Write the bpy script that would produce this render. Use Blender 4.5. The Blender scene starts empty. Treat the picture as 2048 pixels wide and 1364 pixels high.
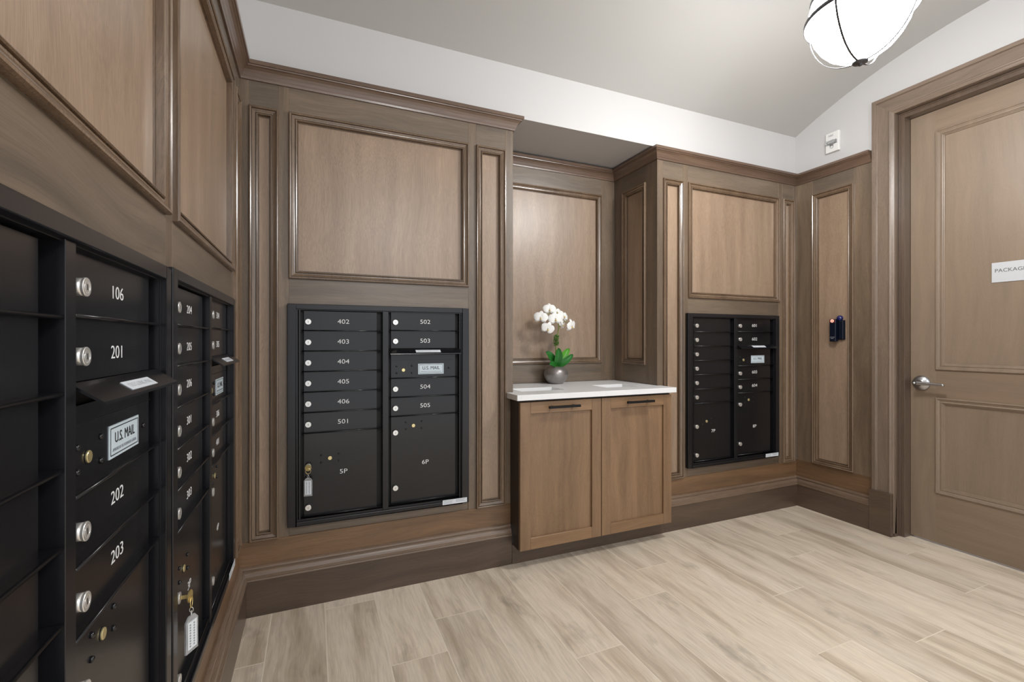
import bpy, bmesh, math, random
from mathutils import Vector, Matrix
random.seed(7)
S = bpy.context.scene
C = S.collection

# ------------------------------------------------------------------ camera, world, lamps' exposure
TH = math.atan(398 / 928.5)
cam = bpy.data.cameras.new('camera')
camo = bpy.data.objects.new('camera', cam)
C.objects.link(camo)
camo.location = (0, 0, 1.153)
camo.rotation_euler = (math.pi / 2, 0, -TH)
cam.sensor_width = 36
cam.lens = 36 * 928.5 / 2048
cam.shift_y = 1 / 2048
cam.clip_start = 0.02
S.camera = camo

world = bpy.data.worlds.new('world')
S.world = world
world.use_nodes = True
wb = world.node_tree.nodes['Background']
wb.inputs[0].default_value = (0.93, 0.96, 1.0, 1)
wb.inputs[1].default_value = 0.5
S.view_settings.view_transform = 'Standard'
S.view_settings.look = 'None'
S.view_settings.gamma = 1
S.view_settings.use_curve_mapping = False
S.view_settings.exposure = 1.33
GLOBE = 32.0

# ------------------------------------------------------------------ helpers
class Fr:
    """a wall frame: u along the wall, w up, n towards the room"""
    def __init__(s, o, U, N, Wv=(0, 0, 1)):
        s.o = Vector(o); s.U = Vector(U).normalized(); s.N = Vector(N).normalized(); s.W = Vector(Wv).normalized()
    def __call__(s, u, w, n=0.0):
        return s.o + s.U * u + s.W * w + s.N * n

class FrS(Fr):
    """the same wall frame with its u and w measured in the mailbox's own grid"""
    def __call__(s, u, w, n=0.0):
        return s.o + s.U * (u * .99) + s.W * (.011 + w * .9835) + s.N * n

class MB:
    def __init__(s):
        s.v = []; s.f = []; s.m = []; s.sm = []
    def add(s, vs, fs, mat=0, smooth=False):
        b = len(s.v)
        s.v += [Vector(p) for p in vs]
        for f in fs:
            s.f.append([b + i for i in f]); s.m.append(mat); s.sm.append(smooth)
        return s
    def box(s, fr, u0, u1, w0, w1, n0, n1, mat=0):
        p = [fr(u, w, n) for n in (n0, n1) for w in (w0, w1) for u in (u0, u1)]
        return s.add(p, [(0, 1, 3, 2), (4, 6, 7, 5), (0, 4, 5, 1), (2, 3, 7, 6), (0, 2, 6, 4), (1, 5, 7, 3)], mat)
    def ring(s, fr, u0, u1, w0, w1, prof, mat=0):
        """mitred frame swept round a rectangle; prof = (inward distance, height)"""
        cs = [(u0, w0, 1, 1), (u1, w0, -1, 1), (u1, w1, -1, -1), (u0, w1, 1, -1)]
        k = len(prof); vs = []
        for (u, w, a, b) in cs:
            for d, n in prof:
                vs.append(fr(u + a * d, w + b * d, n))
        fs = []
        for c in range(4):
            d = (c + 1) % 4
            for i in range(k - 1):
                fs.append((c * k + i, d * k + i, d * k + i + 1, c * k + i + 1))
        return s.add(vs, fs, mat)
    def sweep(s, path, offs, prof, mat=0):
        """plan path with mitre offsets; prof = (off, z)"""
        k = len(prof); vs = []
        for (x, y), (ox, oy) in zip(path, offs):
            for d, z in prof:
                vs.append((x + ox * d, y + oy * d, z))
        fs = []
        for c in range(len(path) - 1):
            for i in range(k - 1):
                fs.append((c * k + i, (c + 1) * k + i, (c + 1) * k + i + 1, c * k + i + 1))
        fs.append(tuple(range(k))); e = (len(path) - 1) * k
        fs.append(tuple(e + i for i in range(k)))
        return s.add(vs, fs, mat)
    def lathe(s, c, axis, prof, seg=24, mat=0, smooth=True, squash=1.0):
        """prof = (radius, distance along axis)"""
        a = Vector(axis).normalized(); t = Vector((0, 0, 1)) if abs(a.z) < .9 else Vector((1, 0, 0))
        x = a.cross(t).normalized(); y = a.cross(x).normalized(); c = Vector(c)
        vs = []; k = len(prof)
        for i in range(seg):
            q = 2 * math.pi * i / seg; d = x * math.cos(q) + y * math.sin(q) * squash
            for r, h in prof:
                vs.append(c + d * r + a * h)
        fs = []
        for i in range(seg):
            j = (i + 1) % seg
            for p in range(k - 1):
                fs.append((i * k + p, j * k + p, j * k + p + 1, i * k + p + 1))
        if prof[0][0] > 1e-6: fs.append(tuple(i * k for i in range(seg)))
        if prof[-1][0] > 1e-6: fs.append(tuple(i * k + k - 1 for i in range(seg)))
        return s.add(vs, fs, mat, smooth)
    def tube(s, pts, r, seg=10, mat=0, closed=False):
        pts = [Vector(p) for p in pts]; n = len(pts); vs = []
        rr = r if isinstance(r, (list, tuple)) else [r] * n
        px = None
        for i, p in enumerate(pts):
            if closed: t = pts[(i + 1) % n] - pts[i - 1]
            else: t = pts[min(i + 1, n - 1)] - pts[max(i - 1, 0)]
            t.normalize()
            if px is None:
                px = t.cross(Vector((0.13, 0.31, 0.94))).normalized()
            px = (px - t * px.dot(t)).normalized(); py = t.cross(px)
            for k in range(seg):
                q = 2 * math.pi * k / seg
                vs.append(p + (px * math.cos(q) + py * math.sin(q)) * rr[i])
        fs = []
        for i in range(n if closed else n - 1):
            j = (i + 1) % n
            for k in range(seg):
                l = (k + 1) % seg
                fs.append((i * seg + k, i * seg + l, j * seg + l, j * seg + k))
        if not closed:
            fs.append(tuple(range(seg))); fs.append(tuple((n - 1) * seg + k for k in range(seg)))
        return s.add(vs, fs, mat, True)
    def build(s, name, mats, parent=None, bevel=0, seg=1, autosmooth=False):
        me = bpy.data.meshes.new(name)
        me.from_pydata([tuple(v) for v in s.v], [], s.f)
        if not isinstance(mats, (list, tuple)): mats = [mats]
        for m in mats: me.materials.append(m)
        for p, mi, sm in zip(me.polygons, s.m, s.sm):
            p.material_index = mi; p.use_smooth = sm
        bm = bmesh.new(); bm.from_mesh(me)
        bmesh.ops.remove_doubles(bm, verts=bm.verts, dist=1e-6)
        bmesh.ops.recalc_face_normals(bm, faces=bm.faces)
        bm.to_mesh(me); bm.free(); me.update()
        o = bpy.data.objects.new(name, me); C.objects.link(o)
        if parent: o.parent = parent
        if bevel:
            b = o.modifiers.new('bevel', 'BEVEL'); b.width = bevel; b.segments = seg; b.limit_method = 'ANGLE'
        return o

def tag(o, label=None, cat=None, group=None, kind=None):
    if label: o['label'] = label
    if cat: o['category'] = cat
    if group: o['group'] = group
    if kind: o['kind'] = kind
    return o
def empty(name, loc=(0, 0, 0)):
    o = bpy.data.objects.new(name, None); C.objects.link(o)
    o.empty_display_size = .05
    return o      # parts are built in room coordinates, so the group point stays at the room's origin
def struct(o):
    o['kind'] = 'structure'; return o

def text(body, size, fr, u, w, n, mat, name, parent, sx=1.0, thin=0.0, center=True, ext=.0003):
    cu = bpy.data.curves.new(name, 'FONT'); cu.body = body; cu.size = size
    cu.align_x = 'CENTER' if center else 'LEFT'; cu.align_y = 'CENTER'
    cu.extrude = ext; cu.resolution_u = 3; cu.offset = thin
    t = bpy.data.objects.new(name, cu); C.objects.link(t)
    bpy.context.view_layer.update()
    dg = bpy.context.evaluated_depsgraph_get()
    me = bpy.data.meshes.new_from_object(t.evaluated_get(dg))
    bpy.data.objects.remove(t); bpy.data.curves.remove(cu)
    for v in me.vertices:
        v.co = fr(u + v.co.x * sx, w + v.co.y, n + v.co.z)
    me.name = name
    me.materials.clear(); me.materials.append(mat)
    for p in me.polygons: p.material_index = 0
    o = bpy.data.objects.new(name, me); C.objects.link(o)
    if parent: o.parent = parent
    return o

# ------------------------------------------------------------------ materials
def lin(r, g, b):
    f = lambda c: (c / 255 / 12.92) if c / 255 <= .04045 else ((c / 255 + .055) / 1.055) ** 2.4
    return (f(r), f(g), f(b), 1)
def base_mat(name, col, rough=.5, metal=0, spec=.5, **k):
    m = bpy.data.materials.new(name); m.use_nodes = True
    b = m.node_tree.nodes['Principled BSDF']
    b.inputs['Base Color'].default_value = col
    b.inputs['Roughness'].default_value = rough
    b.inputs['Metallic'].default_value = metal
    b.inputs['Specular IOR Level'].default_value = spec
    for a, v in k.items(): b.inputs[a.replace('_', ' ')].default_value = v
    return m
def noise_bump(m, scale, strength, dist=.001, detail=3):
    nt = m.node_tree; b = nt.nodes['Principled BSDF']
    tc = nt.nodes.new('ShaderNodeTexCoord'); n = nt.nodes.new('ShaderNodeTexNoise')
    n.inputs['Scale'].default_value = scale; n.inputs['Detail'].default_value = detail
    bu = nt.nodes.new('ShaderNodeBump'); bu.inputs['Strength'].default_value = strength; bu.inputs['Distance'].default_value = dist
    nt.links.new(tc.outputs['Object'], n.inputs['Vector']); nt.links.new(n.outputs['Fac'], bu.inputs['Height'])
    nt.links.new(bu.outputs['Normal'], b.inputs['Normal'])
    return m
def wood(name, dark, light, horiz=False, rough=.38, along=1.0, across=14.0, vary=.16, streak=.5, fine=.26, spec=.5, coat=(.4, .42)):
    m = bpy.data.materials.new(name); m.use_nodes = True
    nt = m.node_tree; N = nt.nodes.new; L = nt.links.new
    b = nt.nodes['Principled BSDF']
    tc = N('ShaderNodeTexCoord'); oi = N('ShaderNodeObjectInfo')
    mul = N('ShaderNodeVectorMath'); mul.operation = 'SCALE'; mul.inputs[0].default_value = (37.1, 23.7, 51.3)
    L(oi.outputs['Random'], mul.inputs['Scale'])
    add = N('ShaderNodeVectorMath'); add.operation = 'ADD'
    L(tc.outputs['Object'], add.inputs[0]); L(mul.outputs[0], add.inputs[1])
    # slow wander of the grain
    wn = N('ShaderNodeTexNoise'); wn.inputs['Scale'].default_value = 2.2; wn.inputs['Detail'].default_value = 1
    L(add.outputs[0], wn.inputs['Vector'])
    ws = N('ShaderNodeVectorMath'); ws.operation = 'SCALE'; ws.inputs['Scale'].default_value = .09
    L(wn.outputs['Color'], ws.inputs[0])
    ad2 = N('ShaderNodeVectorMath'); ad2.operation = 'ADD'; L(add.outputs[0], ad2.inputs[0]); L(ws.outputs[0], ad2.inputs[1])
    def mapped(a, c):
        mp = N('ShaderNodeMapping'); mp.inputs['Scale'].default_value = (a, a, c) if horiz else (c, c, a)
        L(ad2.outputs[0], mp.inputs['Vector']); return mp
    n1 = N('ShaderNodeTexNoise'); n1.inputs['Scale'].default_value = 1; n1.inputs['Detail'].default_value = 5; n1.inputs['Roughness'].default_value = .6
    L(mapped(along, across).outputs[0], n1.inputs['Vector'])
    n2 = N('ShaderNodeTexNoise'); n2.inputs['Scale'].default_value = 1; n2.inputs['Detail'].default_value = 3; n2.inputs['Roughness'].default_value = .7
    L(mapped(along * 9, across * 32).outputs[0], n2.inputs['Vector'])
    r1 = N('ShaderNodeValToRGB'); r1.color_ramp.elements[0].position = .5 - .5 * streak; r1.color_ramp.elements[1].position = .5 + .5 * streak
    r1.color_ramp.elements[0].color = dark; r1.color_ramp.elements[1].color = light
    L(n1.outputs['Fac'], r1.inputs[0])
    mr = N('ShaderNodeMapRange'); mr.inputs[1].default_value = .38; mr.inputs[2].default_value = .6
    mr.inputs[3].default_value = 1 - fine; mr.inputs[4].default_value = 1.0
    L(n2.outputs['Fac'], mr.inputs[0])
    mv = N('ShaderNodeMapRange'); mv.inputs[3].default_value = 1 - vary; mv.inputs[4].default_value = 1 + vary
    L(oi.outputs['Random'], mv.inputs[0])
    mm = N('ShaderNodeMath'); mm.operation = 'MULTIPLY'; L(mr.outputs[0], mm.inputs[0]); L(mv.outputs[0], mm.inputs[1])
    vm = N('ShaderNodeVectorMath'); vm.operation = 'SCALE'; L(r1.outputs[0], vm.inputs[0]); L(mm.outputs[0], vm.inputs['Scale'])
    L(vm.outputs[0], b.inputs['Base Color'])
    b.inputs['Roughness'].default_value = rough; b.inputs['Specular IOR Level'].default_value = spec
    b.inputs['Coat Weight'].default_value = coat[0]; b.inputs['Coat Roughness'].default_value = coat[1]; b.inputs['Coat IOR'].default_value = 1.55
    bu = N('ShaderNodeBump'); bu.inputs['Strength'].default_value = .12; bu.inputs['Distance'].default_value = .001
    L(n2.outputs['Fac'], bu.inputs['Height']); L(bu.outputs[0], b.inputs['Normal'])
    return m

PANEL = wood('veneer_panel', lin(138, 115, 95), lin(176, 151, 127), rough=.36, across=16, streak=.7, vary=.05)
STILE = wood('walnut_upright', lin(90, 76, 62), lin(136, 116, 95), rough=.36, vary=.10)
RAIL = wood('walnut_rail', lin(84, 73, 61), lin(130, 113, 95), horiz=True, rough=.34, vary=.08)
ORANGE = wood('walnut_bottom_rail', lin(94, 70, 48), lin(142, 108, 76), horiz=True, rough=.4, vary=.05)
BASEW = wood('baseboard_wood', lin(70, 55, 45), lin(104, 84, 68), horiz=True, rough=.33, vary=.04)
CROWNW = wood('crown_wood', lin(86, 67, 55), lin(120, 97, 80), coat=(.6, .25), horiz=True, rough=.3, vary=.05)
MOLDW = wood('moulding_wood', lin(98, 78, 60), lin(134, 111, 89), coat=(.6, .2), rough=.25, vary=.05, across=8)
CASEW = wood('casing_wood', lin(108, 93, 80), lin(141, 122, 106), rough=.32, vary=.04)
BASEC = wood('base_cap_wood', lin(108, 88, 72), lin(140, 118, 98), coat=(.6, .25), horiz=True, rough=.28, vary=.04)
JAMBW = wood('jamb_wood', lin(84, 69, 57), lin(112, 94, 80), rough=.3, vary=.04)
CASEH = wood('casing_head_wood', lin(108, 93, 80), lin(141, 122, 106), horiz=True, rough=.32, vary=.04)
DOORV = wood('door_veneer', lin(126, 110, 93), lin(152, 132, 112), rough=.4, across=26, streak=.8, vary=.03, fine=.12)
DOORH = wood('door_rail_veneer', lin(124, 107, 90), lin(149, 128, 107), horiz=True, rough=.4, across=26, streak=.8, vary=.03, fine=.12)
CABV = wood('cabinet_oak', lin(112, 84, 58), lin(156, 123, 90), rough=.42, across=20, streak=.6, vary=.05, fine=.22)
CABH = wood('cabinet_oak_rail', lin(120, 90, 60), lin(162, 127, 91), horiz=True, rough=.42, across=20, streak=.6, vary=.05, fine=.22)
CABD = base_mat('cabinet_side', lin(58, 46, 36), .5)
WHITE = noise_bump(base_mat('wall_paint', lin(194, 193, 193), .55), 180, .05)
CEIL = noise_bump(base_mat('ceiling_paint', lin(180, 179, 176), .6), 180, .05)
BLACK = noise_bump(base_mat('black_powder_coat', (.008, .008, .0095, 1), .2, spec=.5), 900, .10, .0006)
BLACKF = noise_bump(base_mat('black_frame_coat', (.009, .009, .011, 1), .24, spec=.5), 900, .08, .0006)
DARK = base_mat('dark_gap', (.003, .003, .003, 1), .6)
CHROME = base_mat('lock_nickel', (.88, .87, .84, 1), .34, .8)
BRASS = base_mat('lock_brass', (.80, .68, .36, 1), .35, .8)
GOLD = base_mat('key_brass', (.88, .70, .30, 1), .33, .85)
STEEL = base_mat('brushed_steel', (.50, .50, .52, 1), .26, 1)
NUM = base_mat('number_white', (.85, .85, .85, 1), .5)
PLATE = base_mat('mail_plate', (.62, .72, .78, 1), .35)
HANDLEM = base_mat('handle_black', (.004, .004, .004, 1), .45, spec=.3)
INK = base_mat('ink_black', (.01, .01, .012, 1), .5)
INKG = base_mat('ink_grey', (.22, .24, .27, 1), .5)
PAPER = base_mat('label_paper', (.72, .76, .80, 1), .5)
CLEAR = base_mat('clear_plastic', (.92, .94, .96, 1), .08, Transmission_Weight=.75, IOR=1.45)
QUARTZ = noise_bump(base_mat('white_quartz', lin(236, 237, 238), .25), 60, .01)
BRONZE = base_mat('dark_bronze', (.11, .11, .12, 1), .4, .8)
GREYPL = base_mat('alarm_plastic', lin(222, 222, 220), .4)
LEAF = base_mat('orchid_leaf_green', lin(38, 110, 40), .35)
LEAFL = base_mat('orchid_leaf_light', lin(92, 165, 52), .35)
MOSS = base_mat('moss_green', lin(84, 120, 48), .8)
STEM = base_mat('stem_green', lin(120, 132, 62), .5)
PETAL = base_mat('petal_white', (.88, .88, .86, 1), .5)
LIP = base_mat('petal_lip', lin(214, 190, 120), .5)
VASE = noise_bump(base_mat('pewter_glaze', (.30, .275, .265, 1), .36, .7), 90, .06)
BLUE = base_mat('blue_dome', lin(24, 26, 90), .08, spec=.8)

# white vertical-grain-free floor tiles with a value per plank
FLOOR = bpy.data.materials.new('wood_look_tile'); FLOOR.use_nodes = True
nt = FLOOR.node_tree; N = nt.nodes.new; L = nt.links.new; b = nt.nodes['Principled BSDF']
at = N('ShaderNodeAttribute'); at.attribute_name = 'plank'
geo = N('ShaderNodeTexCoord')
sc = N('ShaderNodeVectorMath'); sc.operation = 'SCALE'; sc.inputs[0].default_value = (13.3, 29.7, 7.1); L(at.outputs['Fac'], sc.inputs['Scale'])
ad = N('ShaderNodeVectorMath'); L(geo.outputs['Object'], ad.inputs[0]); L(sc.outputs[0], ad.inputs[1])
wn = N('ShaderNodeTexNoise'); wn.inputs['Scale'].default_value = 2.5; wn.inputs['Detail'].default_value = 2; L(ad.outputs[0], wn.inputs['Vector'])
ws = N('ShaderNodeVectorMath'); ws.operation = 'SCALE'; ws.inputs['Scale'].default_value = .06; L(wn.outputs['Color'], ws.inputs[0])
a2 = N('ShaderNodeVectorMath'); L(ad.outputs[0], a2.inputs[0]); L(ws.outputs[0], a2.inputs[1])
def fm(x, y):
    mp = N('ShaderNodeMapping'); mp.inputs['Scale'].default_value = (x, y, 1); L(a2.outputs[0], mp.inputs['Vector'])
    n = N('ShaderNodeTexNoise'); n.inputs['Scale'].default_value = 1; n.inputs['Detail'].default_value = 4; n.inputs['Roughness'].default_value = .62
    L(mp.outputs[0], n.inputs['Vector']); return n
nb = fm(11, 1.3); nf = fm(150, 9); nk = fm(7, 3)
rp = N('ShaderNodeValToRGB'); e = rp.color_ramp.elements
e[0].position = .30; e[0].color = lin(190, 172, 150); e[1].position = .52; e[1].color = lin(228, 213, 193)
x = e.new(.72); x.color = lin(236, 223, 205)
L(nb.outputs['Fac'], rp.inputs[0])
kr = N('ShaderNodeMapRange'); kr.inputs[1].default_value = .27; kr.inputs[2].default_value = .40; kr.inputs[3].default_value = .68; kr.inputs[4].default_value = 1
L(nk.outputs['Fac'], kr.inputs[0])
fr_ = N('ShaderNodeMapRange'); fr_.inputs[1].default_value = .35; fr_.inputs[2].default_value = .6; fr_.inputs[3].default_value = .86; fr_.inputs[4].default_value = 1.02
L(nf.outputs['Fac'], fr_.inputs[0])
pv = N('ShaderNodeMapRange'); pv.inputs[3].default_value = .92; pv.inputs[4].default_value = 1.06; L(at.outputs['Fac'], pv.inputs[0])
m1 = N('ShaderNodeMath'); m1.operation = 'MULTIPLY'; L(kr.outputs[0], m1.inputs[0]); L(fr_.outputs[0], m1.inputs[1])
m2 = N('ShaderNodeMath'); m2.operation = 'MULTIPLY'; L(m1.outputs[0], m2.inputs[0]); L(pv.outputs[0], m2.inputs[1])
vs_ = N('ShaderNodeVectorMath'); vs_.operation = 'SCALE'; L(rp.outputs[0], vs_.inputs[0]); L(m2.outputs[0], vs_.inputs['Scale'])
L(vs_.outputs[0], b.inputs['Base Color']); b.inputs['Roughness'].default_value = .42
bu = N('ShaderNodeBump'); bu.inputs['Strength'].default_value = .15; bu.inputs['Distance'].default_value = .001
L(nf.outputs['Fac'], bu.inputs['Height']); L(bu.outputs[0], b.inputs['Normal'])
GROUT = base_mat('grout', lin(236, 224, 206), .8)

def emis(name, col, s):
    m = base_mat(name, (.8, .8, .8, 1), .3)
    b = m.node_tree.nodes['Principled BSDF']
    b.inputs['Emission Color'].default_value = col; b.inputs['Emission Strength'].default_value = s
    return m
GLOBEM = emis('lit_milk_glass', (1, .99, .975, 1), GLOBE)
REDL = emis('red_light', (1, .10, .04, 1), 3.0)
REDW = emis('red_light_centre', (1, .25, .12, 1), .35)

# ------------------------------------------------------------------ room
D0, XL, XR, XA, XB, YA = 2.24, -.285, 3.159, .966, 1.918, 2.678
ZC, ZT, ZS = 2.262, 2.325, 2.335
FB = Fr((0, D0, 0), (1, 0, 0), (0, -1, 0))
FL = Fr((XL, 0, 0), (0, 1, 0), (1, 0, 0))
FRt = Fr((XR, D0, 0), (0, -1, 0), (-1, 0, 0))       # u = distance from the back corner
FA = Fr((0, YA, 0), (1, 0, 0), (0, -1, 0))
FAR = Fr((XB, YA, 0), (0, -1, 0), (-1, 0, 0))
FAL = Fr((XA, D0, 0), (0, 1, 0), (1, 0, 0))
W0 = Fr((0, 0, 0), (1, 0, 0), (0, 1, 0))             # plain box frame: u=x w=z n=y

# floor planks
PW, PX = .2075, -.3675
joints = {0: 1.885, 1: 1.2, 2: .95, 3: 1.685, 4: 1.895, 5: 1.13, 6: 1.46, 7: 1.02, 8: 1.69, 9: 1.906, 10: 1.13, 11: 1.466, 12: 1.026, 13: 1.692, 14: 1.915, 15: 1.136, 16: 1.468, 17: 1.7}
fv = []; ff = []; fval = []
x0f, x1f, y0f, y1f = -.30, 3.30, -1.9, 2.26
g = .0021
for k in range(18):
    a = max(PX + k * PW + g, x0f); c = min(PX + (k + 1) * PW - g, x1f)
    if c <= a: continue
    ys = [joints[k] + 1.2 * i for i in range(-4, 3)]
    for i in range(len(ys) - 1):
        p = max(ys[i] + g, y0f); q = min(ys[i + 1] - g, y1f)
        if q <= p: continue
        bI = len(fv); fv += [(a, p, 0), (c, p, 0), (c, q, 0), (a, q, 0)]; ff.append((bI, bI + 1, bI + 2, bI + 3)); fval.append(random.random())
bI = len(fv); fv += [(x0f, y0f, -.0006), (x1f, y0f, -.0006), (x1f, y1f, -.0006), (x0f, y1f, -.0006)]; ff.append((bI, bI + 1, bI + 2, bI + 3)); fval.append(.5)
bI = len(fv); fv += [(x0f, y0f, -.06), (x1f, y0f, -.06), (x1f, y1f, -.06), (x0f, y1f, -.06)]; ff.append((bI + 3, bI + 2, bI + 1, bI)); fval.append(.5)
me = bpy.data.meshes.new('floor'); me.from_pydata(fv, [], ff); me.materials.append(FLOOR); me.materials.append(GROUT)
att = me.attributes.new('plank', 'FLOAT', 'FACE')
for i, v in enumerate(fval): att.data[i].value = v
me.polygons[-1].material_index = 1; me.polygons[-2].material_index = 1
fo = bpy.data.objects.new('floor', me); C.objects.link(fo); struct(fo)

# ceiling: barrel vault running along the room
YC, ZCC, R = .997, .0604, 2.834
mb = MB()
half = 2.252 - YC
a0 = math.asin(half / R); n = 40
vs = []; 
for i in range(n + 1):
    q = -a0 + 2 * a0 * i / n
    for dx in (XL - .02, XR + .02):
        vs.append((dx, YC + R * math.sin(q), ZCC + R * math.cos(q)))
    for dx in (XL - .02, XR + .02):
        vs.append((dx, YC + (R + .05) * math.sin(q), ZCC + (R + .05) * math.cos(q)))
fs = []
for i in range(n):
    p = i * 4; r = p + 4
    fs += [(p, p + 1, r + 1, r), (p + 2, r + 2, r + 3, p + 3)]
mb.add(vs, fs, 0, True)
struct(mb.build('ceiling', CEIL))

# plaster masses (the panelling boards stand in front of them)
mb = MB()
T = .056
mb.box(W0, XL - .1, XA - T, 0, ZT, D0 + T, 2.83).box(W0, XB + T, XR + .1, 0, ZT, D0 + T, 2.83)
mb.box(W0, XA - .001, XB + .001, 0, ZS, YA + T, 2.83)
mb.box(W0, XL - .1, XR + .1, ZS, 2.95, D0 + .004, 2.83)
mb.box(W0, XL - .1, XA - .004, ZT - .03, ZS, D0 + .004, 2.83).box(W0, XB + .004, XR + .1, ZT - .03, ZS, D0 + .004, 2.83)
struct(mb.build('wall_back', WHITE))
mb = MB()
mb.box(FL, -.7, D0, 0, ZT, -.12, -T).box(FL, -.7, D0 + .004, ZT - .03, 2.95, -.12, -.004)
struct(mb.build('wall_left', WHITE))
mb = MB()
DY0, DY1 = .66, 1.60                                  # door opening
u = lambda y: D0 - y
mb.box(FRt, 0, u(1.61), 0, ZT, -.16, -T)
mb.box(FRt, -.004, u(1.63), ZT - .03, 3.0, -.16, -.0)
mb.box(FRt, u(1.63), u(.63), 2.513, 3.0, -.16, -.0)
mb.box(FRt, u(.63), u(-.7), 0, 3.0, -.16, -.0)
struct(mb.build('wall_right', WHITE))

# panelling -----------------------------------------------------------------
MOLD = [(-.001, -.002), (-.001, .010), (.0015, .0135), (.005, .0140), (.0085, .0115), (.0090, .0035), (.0108, .0035), (.0112, .0085), (.015, .0070), (.020, .0045),
        (.0238, .0040), (.0242, -.002), (.0260, -.002), (.0264, .0060), (.0285, .0078), (.0312, .0062), (.0320, -.004), (.0322, -.0110), (.0345, -.0110), (.0350, -.0085), (.037, -.0085), (.0372, -.0125)]
PANELD = -.012
def stile(fr, u0, u1, w0, w1, p, n=0, m=None, name='stile'):
    return MB().box(fr, u0, u1, w0, w1, -T + .002, n).build(name, m or STILE, p, bevel=.0006)
def rail(fr, u0, u1, w0, w1, p, n=0, m=None):
    return MB().box(fr, u0, u1, w0, w1, -T + .002, n).build('rail', m or RAIL, p, bevel=.0006)
def panel(fr, u0, u1, w0, w1, p, m=None):
    o = MB().box(fr, u0 + .002, u1 - .002, w0 + .002, w1 - .002, -T + .004, PANELD).build('panel', m or PANEL, p)
    MB().ring(fr, u0, u1, w0, w1, MOLD).build('panel_moulding', MOLDW, o)
    return o
Z0, Z1, ZM = .305, 2.150, 1.428          # panel bottoms, tops, foot of the upper panels
def panelling(name):
    o = empty(name); o['kind'] = 'structure'; return o

pb = panelling('wall_panelling_back')
def section(fr, p, edges, ubox0, ubox1, lead, tail):
    """lead/tail: outer ends; edges = narrow a0,a1, wide b0,b1, narrow c0,c1"""
    a0, a1, b0, b1, c0, c1 = edges
    stile(fr, lead, a0, Z0, ZC + .02, p); stile(fr, a1, b0, Z0, ZC + .02, p)
    stile(fr, b1, c0, Z0, ZC + .02, p); stile(fr, c1, tail, Z0, ZC + .02, p)
    for (q0, q1) in ((a0, a1), (b0, b1), (c0, c1)): rail(fr, q0, q1, Z1, ZC + .02, p)
    panel(fr, a0, a1, Z0, Z1, p); panel(fr, b0, b1, ZM, Z1, p); panel(fr, c0, c1, Z0, Z1, p)
    rail(fr, b0, b1, 1.31, ZM, p); rail(fr, b0, b1, Z0, .36, p, n=-.004)
    rail(fr, lead, tail, .19, Z0, p, n=.0015, m=ORANGE)
section(FB, pb, (-.248, -.137, -.096, .720, .762, .922), 0, 0, XL, XA - .0008)
section(FB, pb, (1.962, 2.120, 2.160, 2.980, 3.018, 3.132), 0, 0, XB + .0008, XR)
# alcove
pa = panelling('wall_panelling_alcove')
stile(FA, XA, 1.074, .87, ZC + .02, pa); stile(FA, 1.810, XB, .87, ZC + .02, pa)
rail(FA, 1.074, 1.810, Z1, ZC + .02, pa); rail(FA, 1.074, 1.810, .87, 1.010, pa)
panel(FA, 1.074, 1.810, 1.010, Z1, pa)
for fr in (FAR, FAL):
    n0, n1 = (.102, .335) if fr is FAR else (.103, .336)
    L0 = YA - D0
    e0, e1 = (0.0, L0 - .0006) if fr is FAR else (.0006, L0)
    stile(fr, e0, n0, .87, ZC + .02, pa); stile(fr, n1, e1, .87, ZC + .02, pa)
    rail(fr, n0, n1, Z1, ZC + .02, pa); rail(fr, n0, n1, .87, 1.008, pa)
    panel(fr, n0, n1, 1.008, Z1, pa)
# left wall
pl = panelling('wall_panelling_left')
stile(FL, 2.208, D0, Z0, ZC + .02, pl); stile(FL, 2.045, 2.092, Z0, ZC + .02, pl)
panel(FL, 2.092, 2.208, Z0, Z1, pl); rail(FL, 2.092, 2.208, Z1, ZC + .02, pl)
stile(FL, 1.182, 1.237, 1.28, ZC + .02, pl)
stile(FL, 1.182, 1.237, .30, .36, pl, n=-.001)
ZL = 1.420
for (q0, q1) in ((1.237, 2.045), (.355, 1.182)):
    panel(FL, q0, q1, ZL, Z1 + .005, pl); rail(FL, q0, q1, Z1 + .005, ZC + .02, pl)
    rail(FL, q0, q1, 1.28, ZL, pl); rail(FL, q0, q1, Z0, .36, pl, n=-.004)
stile(FL, .29, .355, Z0, ZC + .02, pl); panel(FL, .17, .29, Z0, Z1, pl); rail(FL, .17, .29, Z1, ZC + .02, pl)
stile(FL, -.7, .17, Z0, ZC + .02, pl)
rail(FL, -.7, D0, .19, Z0, pl, n=.0015, m=ORANGE)
# right wall
pr = panelling('wall_panelling_right')
stile(FRt, 0, u(2.120), Z0, ZC + .02, pr); stile(FRt, u(1.855), u(1.735), Z0, ZC + .02, pr)
rail(FRt, u(2.120), u(1.855), Z1 + .01, ZC + .02, pr); panel(FRt, u(2.120), u(1.855), Z0 + .015, Z1 + .01, pr)
rail(FRt, 0, u(1.735), .19, Z0 + .012, pr, n=.0015, m=ORANGE)

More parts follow.
